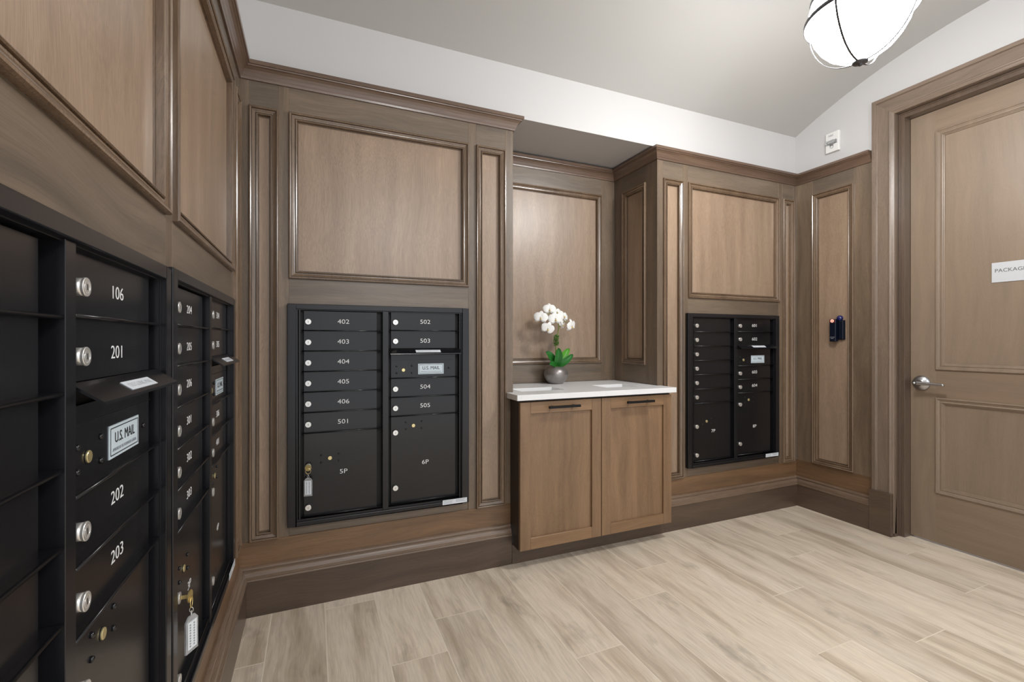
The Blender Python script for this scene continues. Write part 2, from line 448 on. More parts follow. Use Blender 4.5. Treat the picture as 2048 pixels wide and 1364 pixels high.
# crown and baseboards
def offsets(path):
    dirs = []
    for i in range(len(path) - 1):
        d = Vector((path[i + 1][0] - path[i][0], path[i + 1][1] - path[i][1])).normalized(); dirs.append(d)
    out = []
    for i in range(len(path)):
        a = dirs[max(i - 1, 0)]; c = dirs[min(i, len(dirs) - 1)]
        n1 = Vector((a.y, -a.x)); n2 = Vector((c.y, -c.x)); m = (n1 + n2) / (1 + n1.dot(n2)); out.append((m.x, m.y))
    return out
CR = [(0, ZC - .004), (.008, ZC - .004), (.010, ZC + .004), (.013, ZC + .010), (.017, ZC + .020), (.023, ZC + .031), (.031, ZC + .039), (.037, ZC + .042), (.038, ZC + .046),
      (.043, ZC + .047), (.045, ZC + .050), (.045, ZT), (0, ZT)]
path = [(XL, -.7), (XL, D0), (XA, D0), (XA, YA), (XB, YA), (XB, D0), (XR, D0), (XR, 1.750)]
struct(MB().sweep(path, offsets(path), CR).build('trim_1', CROWNW))
BS = [(0, 0), (.030, 0), (.030, .148), (0, .148)]
BC = [(0, .148), (.030, .148), (.0335, .149), (.0345, .153), (.0335, .1565), (.0290, .1575), (.0290, .1595), (.0270, .161), (.0270, .168), (.0245, .176), (.0205, .182), (.0160, .1855),
      (.0130, .1860), (.0130, .1895), (.016, .1905), (.0175, .195), (.0165, .199), (.012, .2025), (.006, .204), (0, .204)]
def baseboard(name, p, o_):
    b_ = struct(MB().sweep(p, o_, BS).build(name, BASEW)); MB().sweep(p, o_, BC).build('base_cap', BASEC, b_)
pth = [(XL, -.7), (XL, D0), (.946, D0)]; of = offsets(pth)
baseboard('baseboard_left', pth[:2], of[:2]); baseboard('baseboard_back', pth[1:], of[1:])
pth = [(1.944, D0), (XR, D0), (XR, 1.745)]; of = offsets(pth)
baseboard('baseboard_back_east', pth[:2], of[:2]); baseboard('baseboard_right', pth[1:], of[1:])

# ------------------------------------------------------------------ door in the right wall
FD = FRt
cy0, cy1 = 1.739, .521                                # outer casing edges
casing = empty('trim_2'); struct(casing)
PC = [(0, -.01), (0, .026), (.002, .029), (.020, .029), (.0225, .026), (.0235, .020), (.026, .018), (.085, .018), (.087, .021), (.090, .023), (.094, .022), (.100, .018), (.108, .015), (.113, .012), (.113, -.01)]
def casing_leg(y_out, sgn, name):
    mbx = MB(); vs = []; k = len(PC); zt = 2.609
    for zz, mit in ((.02, 0), (zt, 1)):
        for d, nn in PC:
            vs.append(FD(u(y_out) + sgn * d, zz - (d if mit else 0), nn))
    fs = [(i, i + 1, k + i + 1, k + i) for i in range(k - 1)]
    mbx.add(vs, fs); return mbx.build(name, CASEW, casing)
casing_leg(cy0, 1, 'casing_upright'); casing_leg(cy1, -1, 'casing_upright')
vs = []; k = len(PC)
for yy, sg in ((cy0, 1), (cy1, -1)):
    for d, nn in PC: vs.append(FD(u(yy) + sg * d, 2.609 - d, nn))
MB().add(vs, [(i, i + 1, k + i + 1, k + i) for i in range(k - 1)]).build('casing_head', CASEH, casing)
for (p0, p1) in ((1.750, 1.630), (.632, .512)):
    MB().box(FD, u(p0), u(p1), 0, .254, -.01, .036).build('plinth_block', BASEW, casing, bevel=.002)
# jambs: a first return, a ledge, a second return
jm = MB()
for (ya, sg) in ((1.626, 1), (.634, -1)):
    s0 = u(ya); 
    a_, b_ = sorted((s0 - sg * .02, s0)); jm.box(FD, a_, b_, 0, 2.515, -.14, .006)
    a_, b_ = sorted((s0, s0 + sg * .026)); jm.box(FD, a_, b_, 0, 2.497, -.14, -.040)
    a_, b_ = sorted((s0, s0 + sg * .006)); jm.box(FD, a_, b_, 0, 2.497, -.040, -.034)
jm.box(FD, u(1.626), u(.634), 2.497, 2.515, -.14, .006).box(FD, u(1.60), u(.66), 2.470, 2.497, -.14, -.040).box(FD, u(1.62), u(.64), 2.491, 2.497, -.040, -.034)
jm.build('door_jamb', JAMBW, casing, bevel=.001)

door = empty('door_1'); struct(door)
X_ = -.100
ds = [(1.599, 1.478), (.782, .661)]
for a_, b_ in ds: MB().box(FD, u(a_), u(b_), .010, 2.468, X_ - .044, X_).build('door_stile', DOORV, door)
for w0, w1 in ((.010, .292), (.833, .992), (2.350, 2.468)):
    MB().box(FD, u(1.478), u(.782), w0, w1, X_ - .044, X_).build('door_rail', DOORH, door)
FDD = Fr((XR + .1, D0, 0), (0, -1, 0), (-1, 0, 0))
DM = [(-.001, -.002), (-.001, .006), (.002, .009), (.006, .009), (.0085, .005), (.010, .004), (.013, .004), (.016, .0015), (.020, .001), (.023, .003), (.026, .003), (.0275, -.002), (.031, -.003), (.0325, -.007), (.036, -.008), (.038, -.013)]
for w0, w1 in ((.292, .833), (.992, 2.350)):
    o = MB().box(FD, u(1.478), u(.782), w0, w1, X_ - .034, X_ - .013).build('door_panel', DOORV, door)
    MB().ring(FDD, u(1.478), u(.782), w0, w1, DM).build('panel_moulding', DOORV, o)
# lever handle
hy, hz = 1.545, .912
hd = MB().lathe(FDD(u(hy), hz, -.001), (-1, 0, 0), [(.043, 0), (.0435, .004), (.041, .009), (.033, .015), (.020, .021), (.0135, .024), (.0125, .050)], 40).build('door_handle', STEEL, door)
lv = MB(); pts = []; 
sec = [(-.016, .0105, .012), (-.010, .0125, .013), (0, .013, .014), (.012, .012, .013), (.035, .0105, .0095), (.065, .009, .0075), (.095, .0082, .0065), (.122, .0078, .0062), (.128, .0074, .006)]
kk = 14; vs = []
for du, hh, tt in sec:
    for q in range(kk):
        an = 2 * math.pi * q / kk
        ca, sa = math.cos(an), math.sin(an)
        vs.append(FDD(u(hy) + du, hz + .002 - du * .03 + hh * sa, .058 + tt * ca))
fs = [(i * kk + q, i * kk + (q + 1) % kk, (i + 1) * kk + (q + 1) % kk, (i + 1) * kk + q) for i in range(len(sec) - 1) for q in range(kk)]
fs += [tuple(range(kk)), tuple((len(sec) - 1) * kk + q for q in range(kk))]
lv.add(vs, fs, 0, True).build('lever', STEEL, hd)
MB().lathe(FDD(u(hy) - .002, hz + .002, .066), (-1, 0, 0), [(.0105, 0), (.0105, .008), (.009, .0095)], 24).lathe(FDD(u(hy) - .002, hz + .002, .074), (-1, 0, 0), [(.006, 0), (.006, .0035)], 16, 1).build('key_cylinder', [BRONZE, CHROME], hd)
# sign
sg = tag(empty('door_sign'), 'brushed silver rectangular sign with dark lettering on the upper panel of the door', 'sign')
MB().box(FDD, u(1.246), u(1.015), 1.460, 1.563, -.0125, -.009).build('sign_plate', base_mat('sign_silver', lin(206, 208, 212), .4, .1), sg, bevel=.001)
text('PACKAGE ROOM', .0262, FDD, u(1.1305), 1.520, -.0088, base_mat('sign_ink', lin(92, 92, 94), .5), 'lettering', sg, sx=1.02)

# ------------------------------------------------------------------ mailbox units
PI = math.pi
def knob(mb, fr, u_, w_, n_, r=.0124, d=.0135, mat=0):
    mb.lathe(fr(u_, w_, n_), fr.N, [(r * .93, 0), (r * .93, d * .80)], 28, mat, True)
    mb.lathe(fr(u_, w_, n_), fr.N, [(r * .5, d * .80), (r, d * .80), (r, d * .95), (r * .95, d), (r * .66, d), (r * .64, d * .96), (r * .60, d * .96), (r * .58, d), (0, d)], 28, mat, False)
FACE = .004
def number(fr, u_, w_, body, parent, size=.0292):
    text(body, size, fr, u_, w_, FACE, NUM, 'number_label', parent, sx=1.20, thin=-.0002)
def lock(fr, u_, w_, parent, round_only=False):
    mbk = MB(); knob(mbk, fr, u_, w_, FACE, mat=0)
    mbk.box(fr, u_ - .0009, u_ + .0009, w_ - .004, w_ + .004, FACE + .0135, FACE + .0138, 1)
    return mbk.build('door_lock', [CHROME, INK], parent)
def rivet(fr, u_, w_, parent):
    return MB().lathe(fr(u_, w_, FACE), fr.N, [(.0045, 0), (.0045, .0012), (.0038, .0028), (.0022, .0038), (0.0, .0042)], 12).build('rivet', BLACKF, parent)
def brass(fr, u_, w_, parent):
    m_ = MB().lathe(fr(u_, w_, FACE), fr.N, [(.0098, 0), (.0098, .0008)], 20, 1).lathe(fr(u_, w_, FACE + .0005), fr.N, [(.0085, 0), (.0085, .0018), (.0078, .0024), (0, .0024)], 20, 0, False)
    m_.box(fr, u_ - .0050, u_ + .0050, w_ - .0007, w_ + .0007, FACE + .0024, FACE + .0028, 2)
    return m_.build('arrow_lock', [BRASS, DARK, INK], parent)
def door_plate(name, fr, u0, u1, w0, w1, parent, lip=True, rib=(0, 0)):
    m_ = MB().box(fr, u0, u1, w0 + .003, w1 - .0015, FACE - .010, FACE)
    if lip:
        m_.box(fr, rib[0], rib[1], w0 - .0018, w0 + .003, FACE - .008, FACE + .0105)
        m_.tube([fr(rib[0], w0 + .0006, FACE + .0105), fr(rib[1], w0 + .0006, FACE + .0105)], .0026, 10)
    return m_.build(name, BLACK, parent)
def mailbox(o, U, Nn, label, left, right, lp, rp, keyed=False):
    fo_ = Fr(o, U, Nn); fr = FrS(o, U, Nn)
    un = tag(empty('mailbox_unit'), label, 'mailbox', 'black apartment mailbox units set in the panelling')
    Wd, Hd = .818, .967
    fm_ = MB()
    # picture-frame trim with stepped inner returns
    fm_.box(fo_, 0, .034, 0, Hd, -.014, .024).box(fo_, .784, Wd, 0, Hd, -.014, .024)
    fm_.box(fo_, .034, .784, .944, Hd, -.014, .024).box(fo_, .034, .784, 0, .018, -.014, .024)
    fm_.build('trim_frame', BLACKF, un, bevel=.002, seg=2)
    il = MB()
    for a_, b_ in ((.034, .041), (.0455, .0515), (.7785, .783), (.7865, .792)):
        il.box(fr, a_, b_, .007, .949, -.014, .014)
    il.box(fr, .034, .792, .9455, .949, -.014, .015).box(fr, .034, .792, .007, .016, -.014, .015)
    il.build('inner_frame', BLACKF, un)
    MB().box(fo_, .02, .80, .008, .955, -.022, -.014).build('back_plate', DARK, un)
    dv = MB().box(fr, .4035, .4305, .008, .949, -.014, .018)
    dv.build('divider', BLACKF, un, bevel=.0008)
    top, pitch = .945, .0916
    ws = [.9435] + [.854 - .0919 * i for i in range(6)]          # .854 .762 .670 .578 .486 .3945
    rl = (.058, .4010)
    for i in range(6):
        dr = door_plate('tenant_door', fr, .0655, .378, ws[i + 1], ws[i], un, rib=rl)
        lock(fr, .083, ws[i + 1] + .0395, dr)
        if left[i]: number(fr, .231, ws[i + 1] + .0420, left[i], dr)
    pd = door_plate('parcel_door', fr, .0655, .378, .0245, ws[6], un, rib=rl)
    brass(fr, .173, .274, pd)
    for a_, b_ in ((.137, .290), (.137, .257), (.211, .291), (.211, .258)): rivet(fr, a_, b_, pd)
    lock(fr, .083, .246, pd); lock(fr, .083, .063, pd)
    number(fr, .231, .207, lp, pd)
    rr = (.437, .778); wr = [.9475, .858, .768]
    for i in range(2):
        dr = door_plate('tenant_door', fr, .444, .759, wr[i + 1] if i == 0 else .770, wr[i], un, rib=rr, lip=(i == 0))
        lock(fr, .463, (.897, .806)[i], dr); number(fr, .608, (.901, .808)[i], right[i], dr)
    # outgoing slot hood
    hd_ = MB()
    prof = [(FACE - .002, .772), (FACE + .006, .772), (FACE + .013, .7675), (FACE + .040, .7480), (FACE + .041, .7440), (FACE + .0385, .7435), (FACE + .0375, .7460), (FACE + .011, .7645), (FACE - .002, .7645)]
    kp = len(prof)
    for n_, w_ in prof: hd_.v.append(fr(.436, w_, n_))
    for n_, w_ in prof: hd_.v.append(fr(.780, w_, n_))
    for i in range(kp):
        j = (i + 1) % kp; hd_.f.append([i, j, kp + j, kp + i]); hd_.m.append(0); hd_.sm.append(False)
    hd_.f += [list(range(kp)), list(range(kp, 2 * kp))]; hd_.m += [0, 0]; hd_.sm += [False, False]
    hood = hd_.build('outgoing_slot_hood', BLACK, un)
    sl = Vector(fr(0, .7480, FACE + .040)) - Vector(fr(0, .7675, FACE + .013)); sl.normalize()
    fh = Fr(fr(.617, .75775, FACE + .0265), fr.U, fr.U.cross(-sl), -sl)
    if fh.N.z < 0: fh.N = -fh.N
    lb = MB().box(fh, -.060, .060, -.0095, .0095, .0002, .0010).build('outgoing_label', PAPER, hood)
    lb['label'] = 'small white outgoing mail label'
    text('OUTGOING MAIL', .0135, fh, 0, -.0005, .0011, INKG, 'label_lettering', hood, sx=.95, thin=-.0004, ext=.0001)
    MB().box(fr, .452, .764, .728, .768, FACE - .011, FACE - .009).build('slot_opening', DARK, un)
    # mail collection door
    md = door_plate('mail_door', fr, .444, .759, .628, .742, un, rib=rr)
    MB().box(fr, .438, .765, .7152, .7160, FACE, FACE + .0006).build('mail_door_seam', DARK, md)
    brass(fr, .502, .667, md)
    for a_, b_ in ((.470, .686), (.470, .653), (.543, .687), (.543, .652), (.726, .673)): rivet(fr, a_, b_, md)
    pm = MB().box(fr, .573, .700, .645, .696, FACE, FACE + .0012).ring(fr, .577, .696, .649, .692, [(0, FACE + .0013), (0, FACE + .0016), (.0014, FACE + .0016), (.0014, FACE + .0013)], 1)
    mp = pm.build('mail_plate', [PLATE, INK], md); mp['label'] = 'pale metal plate with black lettering'
    text('U.S. MAIL', .0232, fr, .6365, .6745, FACE + .0014, INK, 'plate_lettering', md, sx=.92, thin=.0, ext=.0002)
    text('U.S. MAIL', .0232, fr, .6368, .6742, FACE + .00142, INK, 'plate_lettering', md, sx=.92, thin=.0, ext=.0002)
    text('APPROVED BY THE POSTMASTER GENERAL', .0068, fr, .6365, .6568, FACE + .0014, INKG, 'plate_small_lettering', md, sx=.78, ext=.0002)
    for i, (w0, w1, ww) in enumerate(((.5365, .628, .577), (.4455, .5365, .485))):
        dr = door_plate('tenant_door', fr, .444, .759, w0, w1, un, rib=rr)
        lock(fr, .463, ww, dr); number(fr, .608, ww + .005, right[2 + i], dr)
    pd = door_plate('parcel_door', fr, .444, .759, .0300, .4455, un, rib=rr)
    brass(fr, .550, .395, pd)
    for a_, b_ in ((.514, .414), (.514, .380), (.591, .414), (.591, .380)): rivet(fr, a_, b_, pd)
    lock(fr, .463, .368, pd); lock(fr, .463, .103, pd); number(fr, .608, .211, rp, pd)
    st = MB().box(fo_, .683, .807, .004, .027, .0242, .0248)
    for r_ in range(4):
        st.box(fo_, .688, .735 - .006 * (r_ % 2), .0215 - .0045 * r_, .0225 - .0045 * r_, .0248, .0250, 1)
    for r_ in range(3):
        st.box(fo_, .750, .800 - .01 * (r_ % 2), .0215 - .0045 * r_, .0228 - .0045 * r_, .0248, .0250, 1)
    so = st.build('maker_sticker', [PAPER, INKG], un); so['label'] = 'small pale printed sticker'
    return fr
ZU, ZLU = .350, .330
m1f = mailbox((XL, .308, ZLU), (0, 1, 0), (1, 0, 0), 'nearest black mailbox unit on the left wall, with doors 106 and 201 to 203', [''] * 6, ['106', '201', '202', '203'], '1P', '2P')
m2f = mailbox((XL, 1.140, ZLU + .008), (0, 1, 0), (1, 0, 0), 'black mailbox unit on the left wall near the corner, its first door numbered 204',
              ['204', '205', '206', '301', '302', '303'], ['304', '305', '306', '401'], '3P', '4P')
m3f = mailbox((-.1015, D0, ZU), (1, 0, 0), (0, -1, 0), 'black mailbox unit left of the cabinet, with doors 402 to 505',
              ['402', '403', '404', '405', '406', '501'], ['502', '503', '504', '505'], '5P', '6P')
m4f = mailbox((2.139, D0, ZU + .013), (1, 0, 0), (0, -1, 0), 'black mailbox unit right of the cabinet, with doors 601 to 604',
              [''] * 6, ['601', '602', '603', '604'], '7P', '8P')

def key(fr, uo, wo, lab, tw, spin=0.0):
    k_ = tag(empty('tagged_key'), lab, 'key', 'tagged keys left in parcel lockers')
    mk = MB().box(fr, uo - .001, uo + .001, wo - .004, wo + .004, FACE + .0145, FACE + .030)
    # bow: a flat round head standing on edge, turned a little
    fb = Fr(fr(uo, wo, FACE + .0315), fr.N * math.cos(spin) + fr.U * math.sin(spin), fr.U * math.cos(spin) - fr.N * math.sin(spin))
    seg = 28; vs = []
    for s_ in (-.0012, .0012):
        for q in range(seg):
            an = 2 * PI * q / seg
            vs.append(fb(.0135 * math.cos(an), .0135 * math.sin(an), s_))
    for s_ in (-.0012, .0012):
        for q in range(seg):
            an = 2 * PI * q / seg
            vs.append(fb(.006 + .0035 * math.cos(an), -.004 + .0035 * math.sin(an), s_))
    fs = []
    for q in range(seg):
        r_ = (q + 1) % seg
        fs += [(q, r_, seg + r_, seg + q), (2 * seg + q, 2 * seg + r_, 3 * seg + r_, 3 * seg + q), (q, r_, 2 * seg + r_, 2 * seg + q), (seg + q, seg + r_, 3 * seg + r_, 3 * seg + q)]
    mk.add(vs, fs)
    mk.build('key_blade', GOLD, k_)
    nn = FACE + .034
    c0 = fr(uo, wo - .004, nn)
    MB().tube([c0 + fr.U * (.0115 * math.cos(a)) * .9 + fr.W * (-.0095 + .0115 * math.sin(a)) for a in [2 * PI * i / 24 for i in range(24)]], .0009, 8, closed=True).build('key_ring', GOLD, k_)
    c1 = fr(uo, wo - .031, nn)
    ch = MB()
    for i_, dz in enumerate((0, -.0075)):
        ax = fr.N if i_ % 2 == 0 else fr.U
        ch.tube([c1 + ax * (.0035 * math.cos(a)) + fr.W * (dz + .0055 * math.sin(a)) for a in [2 * PI * i / 14 for i in range(14)]], .0007, 6, closed=True)
    ch.build('chain_link', CHROME, k_)
    ft = Fr(fr(uo, wo - .042, nn), fr.U * math.cos(tw) + fr.N * math.sin(tw), fr.N * math.cos(tw) - fr.U * math.sin(tw))
    out = [(-.017, -.080), (.017, -.080), (.017, -.012), (.008, -.001), (-.008, -.001), (-.017, -.012)]
    vs = [ft(a, b_, s_) for s_ in (-.0020, .0020) for a, b_ in out]
    fs = [tuple(range(6)), tuple(range(6, 12))] + [(i, (i + 1) % 6, 6 + (i + 1) % 6, 6 + i) for i in range(6)]
    tg = MB().add(vs, fs).build('tag_sleeve', CLEAR, k_)
    tp = MB().box(ft, -.0125, .0125, -.073, -.013, .0023, .0027)
    for i_ in range(2):
        for j in range(9):
            tp.box(ft, -.008 + .011 * i_, -.0045 + .011 * i_, -.068 + .0058 * j, -.0645 + .0058 * j, .0027, .0029, 1)
    tp.box(ft, -.0125, .0125, -.073, -.013, -.0027, -.0023)
    tp.build('paper_insert', [PAPER, INKG], tg)
    return k_
key(m3f, .083, .246, 'brass key with white paper tag hanging from parcel locker 5P', .12, spin=1.35)
key(m2f, .083, .246, 'brass key with clear plastic tag hanging from parcel locker 3P on the left wall', .5, spin=1.45)

# ------------------------------------------------------------------ cabinet and counter
cab = tag(empty('base_cabinet'), 'oak base cabinet with two shaker doors standing in the alcove under the white counter', 'cabinet')
cm = MB()
cm.box(W0, .950, .966, .100, .858, 2.137, 2.236).box(W0, 1.904, 1.920, .100, .858, 2.137, 2.236)
cm.box(W0, .970, 1.914, .100, .118, 2.150, 2.66).box(W0, .970, .986, .118, .856, 2.237, 2.66).box(W0, 1.898, 1.914, .118, .856, 2.237, 2.66)
cm.box(W0, .986, 1.898, .118, .856, 2.645, 2.66).box(W0, .966, 1.904, .830, .858, 2.140, 2.160).box(W0, .966, 1.904, .100, .118, 2.140, 2.160)
cm.box(W0, 1.425, 1.441, .118, .856, 2.150, 2.645)
cm.build('carcass', CABD, cab, bevel=.001)
MB().box(W0, .956, .962, .12, .846, 2.1345, 2.1365).build('edge_strip', CABV, cab)
MB().box(W0, .948, 1.942, 0, .099, 2.208, 2.225).build('toe_kick', BASEW, cab)
for (a_, b_) in ((.951, 1.431), (1.435, 1.915)):
    dz0, dz1, y0, y1, sw = .102, .846, 2.115, 2.134, .058
    dr = MB().box(W0, a_ + sw - .004, b_ - sw + .004, dz0 + sw - .004, dz1 - sw + .004, y0 + .012, y1 - .002).build('cabinet_door', CABV, cab)
    for s0, s1 in ((a_, a_ + sw), (b_ - sw, b_)):
        MB().box(W0, s0, s1, dz0, dz1, y0, y1).build('door_stile', CABV, dr, bevel=.0012)
    for s0, s1 in ((dz0, dz0 + sw), (dz1 - sw, dz1)):
        MB().box(W0, a_ + sw, b_ - sw, s0, s1, y0 + .0003, y1).build('door_rail', CABH, dr, bevel=.0012)
    xc = (a_ + b_) / 2
    hb = MB().box(W0, xc - .092, xc + .092, .8125, .8250, 2.080, 2.0925)
    for s_ in (-.064, .064): hb.box(W0, xc + s_ - .0045, xc + s_ + .0045, .8143, .8232, 2.0925, 2.1155)
    hb.build('bar_handle', HANDLEM, dr, bevel=.0006)

xs = [.927, .9685, 1.020, 1.285, 1.560, 1.782, 1.9155, 1.936]; ys = [2.096, 2.2365, 2.248, 2.405, 2.6755]; z0, z1 = .8585, .887
def there(i, j):
    if i < 0 or j < 0 or i >= len(xs) - 1 or j >= len(ys) - 1: return False
    if i in (0, 6) and j > 0: return False
    if j == 2 and i in (2, 4): return False
    return True
cm = MB()
for i in range(len(xs) - 1):
    for j in range(len(ys) - 1):
        if not there(i, j): continue
        a_, b_, c_, d_ = xs[i], xs[i + 1], ys[j], ys[j + 1]
        cm.add([(a_, c_, z1), (b_, c_, z1), (b_, d_, z1), (a_, d_, z1)], [(0, 1, 2, 3)])
        cm.add([(a_, c_, z0), (b_, c_, z0), (b_, d_, z0), (a_, d_, z0)], [(3, 2, 1, 0)])
        for (di, dj, p, q) in ((-1, 0, (a_, d_), (a_, c_)), (1, 0, (b_, c_), (b_, d_)), (0, -1, (a_, c_), (b_, c_)), (0, 1, (b_, d_), (a_, d_))):
            if not there(i + di, j + dj):
                cm.add([(p[0], p[1], z0), (q[0], q[1], z0), (q[0], q[1], z1), (p[0], p[1], z1)], [(0, 1, 2, 3)])
ct = cm.build('countertop', QUARTZ, None, bevel=.0015, seg=2)
tag(ct, 'white quartz countertop with two rectangular drop slots on the oak cabinet', 'countertop')
MB().box(W0, .970, 1.914, .8870, .8876, 2.6695, 2.6775).box(W0, 1.9130, 1.9175, .8870, .8876, 2.242, 2.6695).build('caulk_seam', INK, ct)
for (a_, b_) in ((1.020, 1.285), (1.560, 1.782)):
    c_, d_ = 2.248, 2.405; e_ = .012
    q = [(a_, c_), (b_, c_), (b_, d_), (a_, d_)]; q2 = [(a_ + e_ * 2, c_ + e_), (b_ - e_ * 2, c_ + e_), (b_ - e_ * 2, d_ - e_), (a_ + e_ * 2, d_ - e_)]
    vs = [(x_, y_, .8583) for x_, y_ in q] + [(x_, y_, .80) for x_, y_ in q2]
    fs = [(i, (i + 1) % 4, 4 + (i + 1) % 4, 4 + i) for i in range(4)] + [(4, 5, 6, 7)]
    MB().add(vs, fs).build('slot_chute', QUARTZ, ct)

# ------------------------------------------------------------------ orchid
orc = tag(empty('potted_orchid'), 'white orchid with glossy green leaves in a round pewter vase on the counter', 'potted plant')
ox, oy, oz = 1.412, 2.588, .8873
MB().lathe((ox, oy, oz), (0, 0, 1), [(0, .0), (.040, .0), (.044, .003), (.058, .016), (.070, .035), (.0765, .056), (.074, .076), (.064, .093), (.048, .1045), (.036, .109), (.034, .106), (.036, .098), (0, .096)], 48).build('vase', VASE, orc)
MB().lathe((ox, oy, oz + .0965), (0, 0, 1), [(.033, 0), (.030, .008), (.015, .013), (0, .014)], 20).build('potting_moss', MOSS, orc)
def bez(a, c, b_, t): return a * (1 - t) ** 2 + c * 2 * t * (1 - t) + b_ * t * t
def leaf(tip, wid, lift, fwd, mat):
    a = Vector((ox, oy - .004, oz + .103)); b_ = Vector((ox + tip[0], oy + tip[2], oz + .103 + tip[1]))
    c = (a + b_) / 2 + Vector((0, fwd, lift)); nL, nW = 14, 6; vs = []
    for i in range(nL + 1):
        t = i / nL; p = bez(a, c, b_, t); d = (bez(a, c, b_, min(t + .02, 1.02)) - bez(a, c, b_, t - .02)).normalized()
        sd = d.cross(Vector((.15 * (1 if tip[0] > 0 else -1), -1, .35))).normalized(); up = sd.cross(d).normalized()
        w_ = wid * (math.sin(PI * min(1, (t * .82 + .12))) ** .8) * (1 if t < .97 else .35)
        for j in range(nW + 1):
            s_ = j / nW * 2 - 1
            vs.append(p + sd * w_ * s_ * .5 + up * (-.10 * wid + .20 * wid * abs(s_)))
    m_ = len(vs); vs += [v + Vector((0, .0012, -.0006)) for v in vs]
    K = nW + 1; fs = []
    for i in range(nL):
        for j in range(nW):
            q = (i * K + j, i * K + j + 1, (i + 1) * K + j + 1, (i + 1) * K + j); fs.append(q); fs.append(tuple(m_ + z for z in reversed(q)))
    mb_ = MB(); mb_.add(vs, fs, 0, True); return mb_.build('leaf', mat, orc)
leaf((-.088, .098, -.03), 0.0460, .030, -.012, LEAF)
leaf((-.012, .122, -.05), 0.0529, .006, -.030, LEAF)
leaf((.082, .118, -.02), 0.0529, .010, -.012, LEAFL)
leaf((.092, .082, -.05), 0.0414, .000, -.030, LEAF)
leaf((-.078, .020, -.06), 0.0368, .024, -.010, LEAF)
leaf((.056, .030, -.04), 0.0391, .018, -.010, LEAF)
st = [(1.412, 2.585, .99), (1.406, 2.58, 1.06), (1.404, 2.575, 1.13), (1.410, 2.568, 1.19), (1.418, 2.56, 1.24), (1.405, 2.55, 1.285), (1.375, 2.545, 1.325), (1.34, 2.54, 1.33), (1.30, 2.54, 1.29), (1.29, 2.54, 1.235)]
MB().tube(st, [.004, .004, .0038, .0036, .0034, .003, .0026, .0022, .002, .0018], 10).build('stem', STEM, orc)
MB().tube([(1.418, 2.56, 1.24), (1.435, 2.555, 1.27), (1.46, 2.55, 1.28), (1.485, 2.55, 1.262)], [.003, .0026, .0022, .0018], 8).build('stem', STEM, orc)
mo = MB()
for i in range(190):
    z_ = 1.128 + random.random() * .062; a = random.random() * 2 * PI; r_ = .002 + random.random() * .016
    p = Vector((1.406 + r_ * math.cos(a), 2.574 + r_ * math.sin(a), z_)); q = p + Vector((random.uniform(-1, 1), random.uniform(-1, 1), random.uniform(-.6, 1))) * .010
    mo.tube([p, (p + q) / 2 + Vector((0, 0, .003)), q], [.0019, .0021, .0006], 5)
tag(mo.build('moss_tuft', MOSS, orc), None, None, None, 'stuff')
def flower(c, f, s, rot=0):
    f = Vector(f).normalized(); x_ = f.cross(Vector((0, 0, 1))).normalized(); y_ = x_.cross(f).normalized(); c = Vector(c); mb_ = MB()
    spec = [(90, .95, .34, -.002), (215, .92, .32, -.003), (325, .92, .32, -.003), (12, 1.02, .56, .002), (168, 1.02, .56, .002)]
    for ang, ln, wd, off in spec:
        a = math.radians(ang + rot); d = x_ * math.cos(a) + y_ * math.sin(a); e_ = -x_ * math.sin(a) + y_ * math.cos(a)
        vs = []; nL, nW = 8, 6
        for i in range(nL + 1):
            t = i / nL; w_ = wd * s * max(.10, math.sin(PI * (t * .86 + .10)) ** .6) * (1 if i < nL else .45)
            for j in range(nW + 1):
                q = j / nW * 2 - 1
                vs.append(c + d * (ln * s * t) + e_ * w_ * q + f * (off + s * (.22 * t * (1 - t) * 1.6 - .12 * t * t * (1 if wd > .5 else 1.4) - .10 * q * q * t)))
        K = nW + 1
        mb_.add(vs, [(i * K + j, i * K + j + 1, (i + 1) * K + j + 1, (i + 1) * K + j) for i in range(nL) for j in range(nW)], 0, True)
    mb_.lathe(c + f * .002 - y_ * s * .12, (f * .8 - y_ * .6), [(0, 0), (s * .11, s * .06), (s * .13, s * .16), (s * .07, s * .28), (0, s * .32)], 10, 1)
    mb_.lathe(c + f * .003 + y_ * s * .06, f, [(s * .07, 0), (s * .07, s * .1), (0, s * .16)], 8, 0)
    return mb_.build('blossom', [PETAL, LIP], orc)
for (px_, py_, pz_), fc, s_, r_ in [((1.338, 2.535, 1.352), (-.25, -1, .15), .042, 0), ((1.278, 2.535, 1.300), (-.45, -1, .05), .045, 8), ((1.368, 2.515, 1.292), (-.15, -1, .05), .047, -6),
                                    ((1.316, 2.515, 1.232), (-.2, -1, -.25), .044, 20), ((1.492, 2.530, 1.252), (.5, -1, -.15), .044, -12), ((1.442, 2.545, 1.312), (.35, -1, .35), .043, 10),
                                    ((1.402, 2.560, 1.335), (.1, -1, .5), .042, 0), ((1.448, 2.565, 1.262), (.7, -.8, -.2), .036, 30)]:
    flower((px_, py_, pz_), fc, s_, r_)

